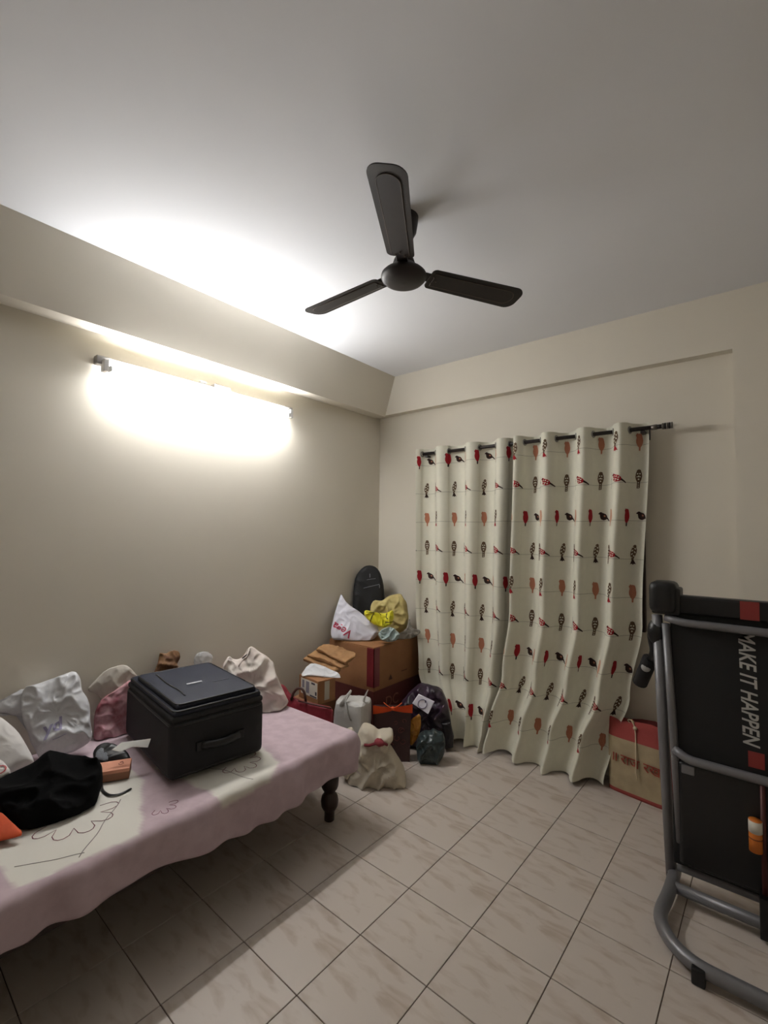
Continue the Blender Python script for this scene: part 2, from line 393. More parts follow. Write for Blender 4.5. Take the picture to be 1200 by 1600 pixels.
def leafy(m1=5, m2=2, lean=.10):
    o = [(.002, .052), (.010, .046), (.011, .036), (.015, .026), (.016, .010), (.012, -.006), (.007, -.020), (.006, -.030), (-.004, -.030), (-.006, -.020), (-.013, -.006), (-.015, .010), (-.012, .026), (-.010, .036), (-.006, .046)]
    r = [(m1, [(x+y*lean, y) for x, y in o])]
    for (x, y, a, b, t) in ((-.006, .038, .004, .0025, .6), (.006, .030, .005, .003, 2.2), (-.007, .020, .006, .003, .7), (.007, .012, .006, .003, 2.3), (-.006, .002, .006, .003, .8), (.005, -.008, .005, .003, 2.2), (-.004, -.016, .003, .002, .8)): r.append((0, ell(x+y*lean, y, a, b, t, 8)))
    r.append((m2, [(-.005, -.028), (.004, -.028), (.017, -.052), (.008, -.049), (.002, -.055), (-.004, -.049), (-.013, -.053)]))
    return r
def stick(): return [(2, [(-.0016, .04), (.0016, .04), (.0016, -.05), (-.0016, -.05)]), (2, [(.001, .012), (.014, .0), (.020, -.004), (.012, -.004), (.001, .004)])]
ROWS = [  # (position in repeat, motif)
    [(.10, leafy(5, 1)), (.62, upright(3, 3))],
    [(.16, sidebird(1, 0)), (.62, patt(5)), (.93, stick())],
    [(.03, upright(4, None)), (.42, upright(1, 2)), (.74, sidebird(2, None))],
    [(.02, patt(5)), (.14, sidebird(1, 0, .85)), (.60, leafy(5, 2))],
]
def curtain(name, label, keys, nw, ph, row0, hem_fun, rep_n, rep_off=0.0):
    """keys: (v, xl, xr, yc, amp) from header (v=0) to hem (v=1)"""
    ZT = ZR + .042; HEM = .012
    def key(v):
        for a, b in zip(keys, keys[1:]):
            if v <= b[0]:
                t = (v-a[0])/(b[0]-a[0]); t = t*t*(3-2*t); return [p+(q-p)*t for p, q in zip(a[1:], b[1:])]
        return list(keys[-1][1:])
    def S(u, v):
        xl, xr, yc, am = key(v)
        phase = 2*math.pi*nw*(u + .012*math.sin(7*u+3*v)) + ph + .25*math.sin(3*v+5*u)*v
        s = math.sin(phase); s = math.copysign(abs(s)**.72, s)
        x = xl + (xr-xl)*u + .010*math.cos(phase)*(.4+v)
        y = yc - am*s + .006*math.sin(31*u + 4*v)*v
        z = ZT + (HEM-ZT)*v + hem_fun(u)*max(0, (v-.8)/.2)**2
        y += .012*noise.noise(Vector((u*9, v*5, row0)))*v
        ymx = YN-.05
        if y > ymx: y = ymx - .002*s
        return Vector((x, y, max(z, .006)))
    # cloth length across (at mid height)
    NU, NV = 300, 70
    pts = [S(i/NU, .45) for i in range(NU+1)]
    W = [0.0]
    for a, b in zip(pts, pts[1:]): W.append(W[-1] + (b-a).length)
    WT = W[-1]
    def u_of(s):
        s = min(max(s, 0), WT)
        lo = 0
        import bisect
        i = min(max(bisect.bisect_left(W, s), 1), NU)
        return (i-1 + (s-W[i-1])/max(1e-9, W[i]-W[i-1]))/NU
    def Sn(u, v, off):
        e = 1e-3; p = S(u, v); du = S(min(u+e, 1), v)-S(max(u-e, 0), v); dv = S(u, min(v+e, 1))-S(u, max(v-e, 0))
        n = du.cross(dv).normalized()
        if n.y > 0: n = -n
        if abs(n.y) < .05 and n.y > 0: n = -n
        return p + n*off
    root = empty(name, (key(0)[0]*.5+key(0)[1]*.5, keys[0][3], 0)); tag(root, label, 'curtain', 'bird-print window curtains')
    vs = [S(i/NU, j/NV)-root.location for j in range(NV+1) for i in range(NU+1)]
    fs = []; mi = []
    for j in range(NV):
        for i in range(NU):
            a = j*(NU+1)+i; fs.append((a, a+1, a+NU+2, a+NU+1)); mi.append(0)
    H = ZT-HEM
    def clip(poly, a, b, c):
        out = []
        for k in range(len(poly)):
            p, q = poly[k], poly[(k+1) % len(poly)]; dp = a*p[0]+b*p[1]-c; dq = a*q[0]+b*q[1]-c
            if dp <= 0: out.append(p)
            if dp*dq < 0: t = dp/(dp-dq); out.append((p[0]+(q[0]-p[0])*t, p[1]+(q[1]-p[1])*t))
        return out
    def decal(m, poly, off):
        xs = [p[0] for p in poly]; st = .008
        k = math.floor(min(xs)/st)
        while k*st < max(xs):
            q = clip(clip(poly, 1, 0, (k+1)*st), -1, 0, -k*st); k += 1
            if len(q) < 3 or q[0][0] < 0 or max(p[0] for p in q) > WT: continue
            ys = [p[1] for p in q]; y0 = min(ys)
            while y0 < max(ys):
                q2 = clip(clip(q, 0, 1, y0+.03), 0, -1, -y0); y0 += .03
                if len(q2) < 3: continue
                idx = []
                for (s, t) in q2:
                    v = t/H
                    if v < .004 or v > .992: idx = []; break
                    vs.append(Sn(u_of(s), v, off)-root.location); idx.append(len(vs)-1)
                if len(idx) >= 3: fs.append(tuple(idx)); mi.append(m)
    rep = WT/rep_n; pitch = .2265
    for r in range(10):
        tc = .105 + r*pitch
        if tc > H-.07: break
        row = ROWS[(row0+r) % 4]
        for k in range(-1, int(rep_n)+2):
            for (f, motif) in row:
                sc = (k+f+rep_off)*rep
                up = motif[0][0] in (1, 3, 4) and len(motif[0][1]) == 19
                for li, (m_, poly) in enumerate(motif):
                    decal(m_, [(sc+x*1.13, tc-y*1.13) for x, y in poly], .0016 if li == 0 else .0022)
        # wire
        n = int(WT/.02); 
        for k in range(n):
            a, b = k*WT/n, (k+1)*WT/n
            wy = lambda s: tc+.026+.003*math.sin(s*9+r)
            decal(6, [(a, wy(a)), (b, wy(b)), (b, wy(b)+.0022), (a, wy(a)+.0022)], .0013)
    me = bpy.data.meshes.new('cloth'); me.from_pydata([tuple(v) for v in vs], [], fs); me.update()
    o = link('cloth', me, CMATS, root, True); me.polygons.foreach_set('material_index', mi); me.update()
    # eyelets where the cloth crosses the rod
    vr = .042/H; prev = None
    for i in range(NU*2+1):
        p = S(i/(NU*2), vr); d = p.y-YR
        if prev is not None and d*prev[1] < 0:
            q = (p+prev[0])/2; nx = (p-prev[0]).normalized(); nn = Vector((nx.y, -nx.x, 0)).normalized()
            a1 = Vector((nx.x, nx.y, 0)).normalized(); 
            tube('eyelet', [q-root.location + a1*(math.cos(t)*.019) + Vector((0, 0, math.sin(t)*.019)) for t in [2*math.pi*k/18 for k in range(18)]], .0045, EYE, root, 6, True)
        prev = (p, d)
    return root
curtain('curtain', 'left bird-print curtain panel, pulled aside by the bags at its foot',
        [(0, .515, 1.318, -.06, .043), (.02, .515, 1.318, -.06, .043), (.55, .535, 1.30, -.075, .043), (.80, .59, 1.265, -.10, .043), (.93, .76, 1.20, -.15, .042), (1.0, .80, 1.16, -.16, .042)], 3.25, 2.0, 2, lambda u: .02*math.sin(5*u), 3.25, -.32)
curtain('curtain', 'right bird-print curtain panel, wider and trailing on the floor beside the jute sack',
        [(0, 1.335, 2.14, -.06, .055), (.02, 1.335, 2.14, -.06, .055), (.55, 1.315, 2.09, -.075, .057), (.75, 1.27, 2.02, -.09, .06), (.90, 1.19, 1.92, -.115, .06), (1.0, 1.15, 1.88, -.14, .062)], 3.75, 1.0, 0, lambda u: .015*math.sin(9*u), 3.75, -.08)

# ------------------------------------------------------------------ bed and bedsheet
BW = mat('dark_red_brown_wood', (46, 24, 18), .4, var=.3, vscale=8); MATT = mat('mattress_ticking', (150, 128, 128), .9)
ZM = .448
bed = empty('bed', (.49, -2.27, 0)); tag(bed, 'low dark wooden single bed with turned legs along the left wall', 'bed')
bx0, bx1, by0, by1 = -.46, .43, -.98, .97
legp = [(.022, 0), (.026, .004), (.026, .05), (.034, .058), (.043, .075), (.046, .10), (.041, .125), (.03, .14), (.028, .148), (.038, .16), (.044, .175), (.046, .20), (.046, .26)]
for x in (-.40, .385):
    for y in (by0+.07, by1-.06): lathe('leg', legp, BW, bed, 24, loc=(x, y, 0))
box('side_rail', bx0+.02, bx0+.05, by0+.02, by1-.02, .24, .34, BW, bed, .005); box('side_rail', bx1-.05, bx1-.02, by0+.02, by1-.02, .24, .34, BW, bed, .005)
box('end_rail', bx0+.05, bx1-.05, by0+.02, by0+.05, .24, .34, BW, bed, .005); box('end_rail', bx0+.05, bx1-.05, by1-.05, by1-.02, .24, .34, BW, bed, .005)
for k in range(7): box('slat', bx0+.05, bx1-.05, by0+.15+.27*k, by0+.24+.27*k, .31, .338, BW, bed)
box('mattress', bx0+.01, bx1, by0, by1, .34, ZM-.006, MATT, bed, .035, 4, True)

SHEET = bpy.data.materials.new('pink_printed_bedsheet'); SHEET.use_nodes = True
nt = SHEET.node_tree; b = nt.nodes['Principled BSDF']; b.inputs['Roughness'].default_value = .9; b.inputs['Specular IOR Level'].default_value = .15
va = nt.nodes.new('ShaderNodeVertexColor'); va.layer_name = 'print'
nz = nt.nodes.new('ShaderNodeTexNoise'); nz.inputs['Scale'].default_value = 14; nz.inputs['Detail'].default_value = 4
rp = nt.nodes.new('ShaderNodeValToRGB'); rp.color_ramp.elements[0].color = lin((186, 166, 172)); rp.color_ramp.elements[1].color = lin((196, 176, 182)); rp.color_ramp.elements[0].position = .4; rp.color_ramp.elements[1].position = .6
tcn = nt.nodes.new('ShaderNodeTexCoord'); nt.links.new(tcn.outputs['Object'], nz.inputs['Vector']); nt.links.new(nz.outputs['Fac'], rp.inputs['Fac'])
mx = nt.nodes.new('ShaderNodeMixRGB'); mx.blend_type = 'MULTIPLY'; mx.inputs[0].default_value = 1
hsv = nt.nodes.new('ShaderNodeMixRGB'); nt.links.new(va.outputs['Color'], hsv.inputs[0]); nt.links.new(rp.outputs['Color'], hsv.inputs[1]); hsv.inputs[2].default_value = lin((218, 214, 204))
nt.links.new(hsv.outputs[0], b.inputs['Base Color'])
EX, EY = .955, -1.285   # edges of the bed top
def hemlen(y): return .17 + .03*math.sin(3.1*y+.6) + .012*math.sin(9*y)
def sheet_pt(p, q):
    """p across from the wall, q along; beyond EX / EY the cloth hangs"""
    dp = max(0, p-EX); dq = max(0, q-EY); x, y = min(p, EX), min(q, EY); r = .03
    L = math.hypot(dp, dq); z = ZM
    if L > 0:
        ux, uy = dp/L, dq/L; a = min(L/r, math.pi/2)
        out = r*math.sin(a); dn = r*(1-math.cos(a)) + max(0, L-r*math.pi/2)
        fl = 1 + .0*dn
        k = q if dq == 0 else (p*1.3+4 if dp == 0 else q + p)
        wv = (.015*math.sin(17*k+1.2*math.sin(5*k)) + .010*math.sin(37*k+2*math.sin(7*k)))*min(1, dn/.10)
        out += wv + .05*dn
        x += ux*out; y += uy*out; z -= dn
    else:
        z += .0045*noise.noise(Vector((p*9, q*9, 3))) + .003*ridged((p, q, 0), 6, 4) - .002
        z = max(z, ZM-.004)
    return Vector((x, y, z))
NP, NQ = 112, 200
P0, P1, Q0, Q1 = .012, EX+.21, -3.25, EY+.21
patch1 = [(.38, -2.74), (.95, -2.70), (.96, -2.36), (.62, -2.2), (.38, -2.2)]
patch2 = [(.55, -2.12), (1.01, -2.06), (1.0, -1.84), (.93, -1.74), (.74, -1.70), (.5, -1.72)]
patch3 = [(.12, -3.25), (.5, -3.25), (.5, -2.95), (.12, -2.95)]
def inside(p, poly):
    c = False; x, y = p
    for k in range(len(poly)):
        (x1, y1), (x2, y2) = poly[k], poly[(k+1) % len(poly)]
        if (y1 > y) != (y2 > y) and x < (x2-x1)*(y-y1)/(y2-y1)+x1: c = not c
    return c
vs, fs, pc = [], [], []
for j in range(NQ+1):
    for i in range(NP+1):
        q = Q0+(Q1-Q0)*j/NQ
        pm = EX + hemlen(q); p = P0+(pm-P0)*i/NP
        qm = EY + .17 + .02*math.sin(p*8); q2 = Q0+(qm-Q0)*j/NQ
        vs.append(sheet_pt(p, q2) - Vector((.49, -2.27, ZM)))
        cov = 0
        for (a_, b_) in ((-.004, -.004), (.004, -.004), (-.004, .004), (.004, .004), (0, 0)):
            jit = (p+a_+.014*noise.noise(Vector((p*14, q2*14, 0))), q2+b_+.014*noise.noise(Vector((p*14, q2*14, 5))))
            cov += any(inside(jit, pl) for pl in (patch1, patch2, patch3))
        pc.append(cov/5)
for j in range(NQ):
    for i in range(NP):
        a = j*(NP+1)+i; fs.append((a, a+1, a+NP+2, a+NP+1))
sheet = empty('bedsheet', (.49, -2.27, ZM)); tag(sheet, 'pale pink bedsheet with cream printed patches hanging over the bed', 'bedsheet')
so = pyd('cloth', vs, fs, SHEET, sheet, True)
ca = so.data.color_attributes.new('print', 'FLOAT_COLOR', 'POINT')
for k, v in enumerate(pc): ca.data[k].color = (v, v, v, 1)
sm = so.modifiers.new('thick', 'SOLIDIFY'); sm.thickness = .0025; sm.offset = 1
PLUM = mat('plum_print', (128, 78, 88), .9, spec=.1); GREYP = mat('grey_print_line', (150, 142, 138), .9, spec=.1)
def printline(pts, mt, r=.0016):
    bm = bmesh.new(); addtube(bm, [sheet_pt(x, y)+Vector((0, 0, .0032)) - Vector((.49, -2.27, ZM)) for x, y in pts], r, 5, flat=.3); fbm('printed_line', bm, mt, sheet, True)
def petals(cx, cy, r0, r1, n, a0, a1):
    o = []
    for k in range(n*6+1):
        a = a0+(a1-a0)*k/(n*6); f = abs(math.sin(math.pi*k/6)); o.append((cx+(r0+(r1-r0)*f**.6)*math.cos(a), cy+(r0+(r1-r0)*f**.6)*math.sin(a)))
    return o
printline(petals(.68, -2.47, .085, .14, 5, -1.6, 1.6), PLUM)
printline(petals(.78, -1.86, .06, .105, 5, -1.4, 2.0), PLUM)
printline(petals(.86, -2.24, .03, .06, 4, -1.2, 1.6), PLUM, .0012)
printline([(.70+.02*k, -2.32-.018*k+.004*math.sin(k)) for k in range(13)], GREYP); printline([(.93-.012*k, -2.52-.02*k) for k in range(9)], GREYP)
printline([(.72+.022*k, -1.98+.012*math.sin(k*.5)+.008*k) for k in range(12)], GREYP)

# ------------------------------------------------------------------ suitcase
SN = mat('black_suitcase_nylon', (20, 20, 23), .75, var=.2, vscale=30, bump=.2, bscale=400, bdist=.0006); SNV = mat('navy_suitcase_nylon', (24, 29, 46), .7, var=.12, vscale=20, bump=.2, bscale=400, bdist=.0006)
SPI = mat('black_piping', (10, 10, 12), .4); SIL = mat('silver_badge', (205, 205, 210), .4, .2); BPL = mat('black_plastic', (18, 18, 19), .4)
e1 = Vector((.107, .994, 0)); e2 = Vector((-.99, .13, 0)).normalized()
sc_ = Vector((.765, -2.161, 0)) + e1*.213 + e2*.322
suit = empty('suitcase', (sc_.x, sc_.y, ZM+.003), math.atan2(.13, -.99))      # local x = length towards the wall, local y = towards -e1
tag(suit, 'black and navy soft-sided suitcase lying flat on the bed', 'suitcase')
hl, hw = .322, .213
box('body', -hl, hl, -hw, hw, .012, .252, SN, suit, .035, 4, True)
f2 = box('expander_gusset', -hl+.006, hl-.006, -hw+.006, hw-.006, .245, .272, SN, suit, .012, 3, True)
lid = box('front_panel', -hl+.012, hl-.012, -hw+.014, hw-.014, .268, .292, SNV, suit, .012, 3, True)
poc = box('front_pocket', -hl+.03, hl-.075, -hw+.03, hw-.03, .288, .313, SNV, suit, .012, 3, True)
def rrect(x0, x1, y0, y1, z, r=.03): return round_path([(x0+.1, y0, z), (x0, y0, z), (x0, y1, z), (x1, y1, z), (x1, y0, z), (x0+.11, y0, z)], r)
tube('piping', rrect(-hl+.014, hl-.014, -hw+.016, hw-.016, .29), .004, SPI, lid, 8)
tube('piping', rrect(-hl+.032, hl-.077, -hw+.032, hw-.032, .311), .004, SPI, poc, 8)
tube('piping', rrect(-hl+.004, hl-.004, -hw+.004, hw-.004, .235, .04), .005, SPI, suit, 8)
tube('piping', rrect(-hl+.004, hl-.004, -hw+.004, hw-.004, .03, .04), .005, SPI, suit, 8)
tube('pocket_zip', [(-.20+.05*k, hw-.10-.004*math.sin(k), .3145) for k in range(9)], .004, SPI, poc, 8, flat=.6)
box('badge', -.062, -.048, -.02, .052, .313, .3165, SIL, poc, .001)
box('woven_tab', -.098, -.090, -.135, -.06, .313, .3145, mat('dark_grey_thread', (62, 64, 74), .6), poc)
zp = box('zip_puller', -hl+.055, -hl+.09, -hw+.025, -hw+.037, .292, .300, SIL, lid, .002)
tube('side_handle', [(-hl-.004, -.085+.17*k/12, .13+.0*k) if k in (0, 12) else (-hl-.004-.022*math.sin(math.pi*k/12), -.085+.17*k/12, .13) for k in range(13)], .011, BPL, suit, 10, flat=1.5)
for s in (-1, 1):
    box('handle_mount', -hl-.008, -hl+.004, s*.09-.018, s*.09+.018, .112, .148, BPL, suit, .003)
for x in (-.24, .24):
    for s in (-1, 1): box('foot_stud', x-.02, x+.02, s*.16-.012, s*.16+.012, 0, .014, BPL, suit, .004)
box('top_handle', hl-.004, hl+.012, -.07, .07, .11, .135, BPL, suit, .006)

# ------------------------------------------------------------------ treadmill, folded upright
GM = mat('grey_powder_coat', (122, 121, 124), .4, .35, var=.08, vscale=12); BLK = mat('black_mat_rubber', (11, 11, 12), .75, var=.2, vscale=25, bump=.15, bscale=300, bdist=.0006)
BLG = mat('black_gloss_plastic', (12, 12, 14), .4); REDS = mat('dull_red_stripe', (128, 40, 36), .6); LET = mat('grey_white_lettering', (176, 174, 170), .6); FOAM = mat('black_foam_grip', (24, 21, 22), .9, bump=.3, bscale=200, bdist=.001)
tm = empty('treadmill', (2.62, -.80, 0)); tag(tm, 'folded treadmill standing upright with black deck and grey frame', 'treadmill')
X0, X1 = -.305, .33
base = tube('base_frame', round_path([(X0+.015, .10, .055), (X0+.015, -.05, .05), (X0-.005, -.24, .042), (X0+.10, -.372, .042), (X1-.10, -.372, .042), (X1+.005, -.24, .042), (X1-.015, -.05, .05), (X1-.015, .10, .055)], .09, 8), .024, GM, tm, 14)
tube('cross_tube', [(X0+.02, -.015, .05), (X1-.02, -.015, .05)], .021, GM, tm, 12)
tube('deck_pivot_tube', [(X0+.03, .055, .10), (X1-.03, .055, .10)], .018, GM, tm, 12)
for x in (X0+.14, X1-.14):
    box('rubber_foot', x-.02, x+.02, -.402, -.352, .0, .055, BLG, tm, .006)
box('support_bracket', -.005+.0, .03, -.05, .02, .012, .16, BLG, tm, .004)
for x in (X0, X1):
    s = 1 if x == X0 else -1
    tube('upright_post', [(x+s*.004, .075, .03), (x-s*.012, .05, .55), (x-s*.03, .03, 1.15)], .021, GM, tm, 14)
    tube('deck_rail', [(x+s*.045, .02, .22), (x+s*.025, .015, .70), (x+s*.005, .01, 1.12)], .0155, GM, tm, 12)
    cap = box('end_cap', min(x-s*.055, x+s*.05), max(x-s*.055, x+s*.05), -.03, .10, 1.165, 1.30, BLG, tm, .035, 4, True)
    box('cap_cover', min(x-s*.045, x+s*.062), max(x-s*.045, x+s*.062), -.015, .09, 1.16, 1.275, BLG, cap, .012, 3, True)
    hb = tube('handlebar', round_path([(x-s*.03, .02, 1.09), (x-s*.055, .05, 1.06), (x-s*.04, .05, .98), (x-s*.085, .10, .90)], .03, 5), .021, BLG, tm, 12)
    tube('foam_grip', [(x-s*.066, .075, .945), (x-s*.118, .125, .815)], .031, FOAM, hb, 16)
    bm = bmesh.new(); bmesh.ops.create_uvsphere(bm, u_segments=14, v_segments=8, radius=.02, matrix=Matrix.Translation((x-s*.082, .066, .905)) @ Matrix.Diagonal((1, .55, 1, 1))); fbm('pulse_sensor', bm, LET, hb, True)
    bm = bmesh.new(); bmesh.ops.create_uvsphere(bm, u_segments=16, v_segments=10, radius=.036, matrix=Matrix.Translation((x-s*.035, .04, 1.075)) @ Matrix.Diagonal((1, 1, 1.6, 1))); fbm('pivot_joint', bm, BLG, tm, True)
box('deck', X0+.02, X1-.02, .015, .05, .13, 1.20, BLK, tm, .006)
box('roller_cover', X0+.04, X1-.04, -.005, .06, 1.17, 1.245, BLG, tm, .012, 3, True)
tube('cross_bar', round_path([(X0+.005, .01, 1.147), (X0+.06, -.012, 1.135), (X1-.06, -.012, 1.128), (X1-.005, .01, 1.14)], .03, 5), .0165, GM, tm, 12)
tube('cross_bar', round_path([(X0+.03, .01, .60), (X0+.08, -.012, .578), (X1-.08, -.012, .572), (X1-.03, .01, .585)], .03, 5), .0175, GM, tm, 12)
box('motor_hood', X0+.04, X1-.04, .0, .045, .14, .56, BLG, tm, .02, 3, True)
box('hinge_plate', X0+.055, X0+.10, -.004, .012, .515, .55, GM, tm, .003); 
for z0, z1 in ((1.172, 1.243), (.605, .665)): box('red_stripe', -.03 if z0 < 1 else -.045, .02 if z0 < 1 else .015, (-.0065 if z0 > 1 else .0125), (-.005 if z0 > 1 else .0155), z0, z1, REDS, tm)
textmesh('lettering', 'MAKE IT HAPPEN', .073, LET, tm, basis((-.026, .0135, .908), (.02, 0, -1), (1, 0, 0)), shear=.25, bold=.0012, sx=.78)
tube('strut', [(.012, -.015, .06), (.012, -.02, .56)], .009, mat('dark_red_strut', (70, 26, 22), .5, .2), tm, 10)
gs = tube('gas_cylinder', [(-.012, -.03, .315), (-.012, -.03, .43)], .021, mat('amber_orange_sleeve', (214, 120, 40), .4), tm, 16)
tube('paper_label', [(-.012, -.03, .385), (-.012, -.03, .428)], .0215, mat('label_paper', (214, 208, 196), .7), gs, 16)
tube('cylinder_ring', [(-.012, -.03, .362), (-.012, -.03, .366)], .0217, mat('brown_sleeve_ring', (120, 60, 20), .5), gs, 16)  # thin brown ring round the orange sleeve, below the label
tube('wheel', [(X0-.012, .085, .035), (X0+.03, .085, .035)], .033, BLG, tm, 18); tube('wheel', [(X1-.03, .085, .035), (X1+.012, .085, .035)], .033, BLG, tm, 18)

# ------------------------------------------------------------------ jute sack behind the treadmill
JUTE = mat('beige_jute', (178, 161, 130), .95, var=.18, vscale=14, bump=.6, bscale=300, bdist=.0015, spec=.1); JRED = mat('red_cotton_band', (158, 74, 70), .9, var=.12, vscale=12, spec=.1); CORD = mat('cream_cord', (206, 190, 160), .9); JPR = mat('red_jute_print', (150, 70, 58), .9, spec=.1)
jb = empty('jute_sack', (2.08, -.045, 0), math.radians(-9)); tag(jb, 'beige jute sack with red band and cord between curtain and treadmill', 'sack')
def sackbody(name, z0, z1, mt, nz, mouth=False):
    vs, fs = [], []; N = 72
    for j in range(nz+1):
        z = z0+(z1-z0)*j/nz
        for k in range(N):
            a = 2*math.pi*k/N; c, s = math.cos(a), math.sin(a)
            bul = 1+.10*math.sin(math.pi*min(1, z/.42))
            px_ = .165*math.copysign(abs(c)**.35, c); py = .062*bul*math.copysign(abs(s)**.45, s)
            tt = max(0, (z-.31)/.11)
            py *= 1-.55*tt
            px_ *= 1-.015*tt
            d = .006*ridged((px_, py, z), 8, 3)+.006*noise.noise(Vector((px_*9, py*9, z*6)))
            py += d*math.copysign(1, s)*(.4+tt); dz = .018*math.sin(px_*21+.5)*tt
            vs.append((px_, py, z + dz))
    for j in range(nz):
        for k in range(N): fs.append((j*N+k, j*N+(k+1) % N, (j+1)*N+(k+1) % N, (j+1)*N+k))
    if z0 == 0: fs.append(tuple(range(N))[::-1])
    if mouth: fs.append(tuple(nz*N+k for k in range(N)))
    return pyd(name, vs, fs, mt, jb, True)
sackbody('bottom_band', 0, .022, JRED, 2); sackbody('body', .022, .315, JUTE, 16); sackbody('top_band', .315, .415, JRED, 8, True)
for tx_, dx in (('॥', -.115), ('राज', -.03), ('रख', .085)): textmesh('lettering', tx_, .072, JPR, jb, basis((dx, -.0775, .200-.04*dx), (1, 0, -.04), (0, 0, 1)), extr=.002, bold=0)
box('side_gusset', .158, .172, -.06, .05, .0, .30, JRED, jb, .004)
cp = [(-.035, -.036, .425), (-.02, -.045, .41), (-.01, -.052, .395), (-.004, -.06, .36), (.002, -.074, .30), (.006, -.083, .22), (.004, -.084, .16), (.012, -.082, .12)]
tube('cord', cp, .0035, CORD, jb, 8)
bm = bmesh.new(); bmesh.ops.create_uvsphere(bm, u_segments=12, v_segments=8, radius=.011, matrix=Matrix.Translation((-.008, -.055, .392))); fbm('knot', bm, CORD, jb, True)
tube('cord_loop', [(-.035+.016*math.cos(t), -.04-.006*math.sin(t), .418+.011*math.sin(t)) for t in [2*math.pi*k/14 for k in range(14)]], .003, CORD, jb, 6, True)

# ------------------------------------------------------------------ bags and bits on the bed
WPB = mat('white_plastic_bag', (206, 206, 208), .45, var=.08, vscale=10, bump=.5, bscale=28, bdist=.006); CPB = mat('cream_cloth', (206, 196, 176), .9, var=.1, vscale=9, bump=.3, bscale=30)
GRT = mat('faded_violet_print', (150, 144, 172), .6)
nW = Vector((.88, -.30, .36))
pb = pouch('plastic_bag', zz(0, 1020, 7.5, [(270, 400), (430, 365), (700, 268), (880, 212), (940, 290), (960, 430), (1042, 540), (1062, 800), (1092, 985), (1000, 1090), (850, 1160), (740, 1200), (620, 1225), (470, 1255), (400, 1130), (330, 950), (262, 760), (240, 600)]), (.20, -2.34, ZM+.005), nW, .045, WPB, seed=3, crease=.02, freq=9, fine=.5, zmin=ZM+.006, xmin=.012)
tag(pb, 'square white plastic bag with faint violet logo leaning on the wall', 'bag')
def onbag(x, y, off=.05): return onplane(x, y, Vector((.20, -2.34, ZM+.005)) + nW.normalized()*off, nW.normalized())
def decal_px(name, body, size, mt, parent, c, d, P, n, extr=0.0, shear=0, bold=0):
    n = Vector(n).normalized(); o = onplane(*c, P, n); x = onplane(*d, P, n)-o; y = n.cross(x)
    t = textmesh(name, body, size, mt, parent, basis(o-parent.location, x, y), extr=0.0, shear=shear, bold=bold)
    return drape(t, parent, n)
def path_px(name, pts, r, mt, host, P, n, off=.001, k=6, flat=1.0):
    o = round_path([onplane(x, y, P, n) for x, y in pts], .02, 4)
    return tube(name, drape_path(o, host, n, off), r, mt, host, k, flat=flat)
nw = nW.normalized(); Pb = Vector((.20, -2.34, ZM+.005)) + nw*.056
decal_px('lettering', 'yd', .075, GRT, pb, (81, 1136), (96, 1130), Pb, nw, 0, .2, .002)
path_px('printed_line', ((82, 1156), (92, 1152), (104, 1146)), .003, GRT, pb, Pb, nw, .001, 6, .3)
tag(pouch('plastic_bag', [(-60, 1098), (-20, 1096), (0, 1092), (18, 1083), (36, 1074), (56, 1082), (70, 1120), (74, 1165), (58, 1168), (47, 1120), (20, 1119), (5, 1113), (-25, 1114), (-60, 1124)], (.06, -2.42, ZM+.1), (.95, -.25, .2), .022, WPB, seed=5, crease=.010, xmin=.012, zmin=ZM+.006), 'limp white plastic bag behind the square logo bag', 'bag')
tag(pouch('pillow', [(-60, 1115), (-20, 1116), (0, 1121), (10, 1127), (27, 1142), (40, 1162), (51, 1182), (54, 1194), (34, 1202), (18, 1212), (0, 1220), (-60, 1232)], (.24, -2.62, ZM+.07), (.75, -.3, .6), .055, mat('off_white_pillow_cotton', (212, 208, 204), .9, bump=.2, bscale=20), seed=6, crease=.008, zmin=ZM+.006, xmin=.012), 'plump white pillow at the left end of the bed', 'pillow')
wp = pouch('white_packet', [(-50, 1180), (0, 1187), (8, 1192), (19, 1208), (5, 1217), (-5, 1222), (-50, 1238)], (.42, -2.78, ZM+.05), (.6, -.3, .75), .02, mat('white_packet_paper', (214, 208, 204), .6), seed=8, crease=.004, zmin=ZM+.006)
tag(wp, 'small white packet with red ring print, in front of the pillow', 'packet')
Pp = Vector((.42, -2.78, ZM+.05)) + Vector((.6, -.3, .75)).normalized()*.021
decal_px('lettering', 'O', .05, mat('red_ring_ink', (176, 70, 72), .6), wp, (1, 1203), (8, 1200), Pp, Vector((.6, -.3, .75)))
BC = mat('black_wool_cloth', (12, 12, 13), .95, var=.3, vscale=12, bump=.3, bscale=60, spec=.1)
bc_px = zz(0, 1140, 4.615, [(-60, 420), (0, 372), (60, 330), (220, 262), (340, 198), (440, 190), (600, 215), (735, 255), (748, 350), (722, 420), (690, 520), (640, 555), (560, 622), (420, 692), (260, 748), (170, 742), (60, 685), (0, 620), (-60, 560)])
bcl = pouch('cloth_bundle', bc_px, (.52, -2.56, ZM+.075), (.50, -.25, .83), .06, BC, seed=9, crease=.04, freq=6, back=1.0, zmin=ZM+.006); tag(bcl, 'crumpled black cloth bundle lying at the left of the bed', 'cloth')
tag(pouch('orange_cloth', [(-40, 1262), (0, 1268), (22, 1288), (38, 1303), (20, 1309), (0, 1313), (-40, 1330)], (.66, -2.74, ZM+.02), (.3, -.2, .93), .012, mat('orange_fabric', (206, 84, 44), .85, var=.2, vscale=12), seed=10, crease=.006, zmin=ZM+.006), 'orange cloth poking out under the black bundle', 'cloth')
o = at(146, 1232, 'z', ZM+.05)
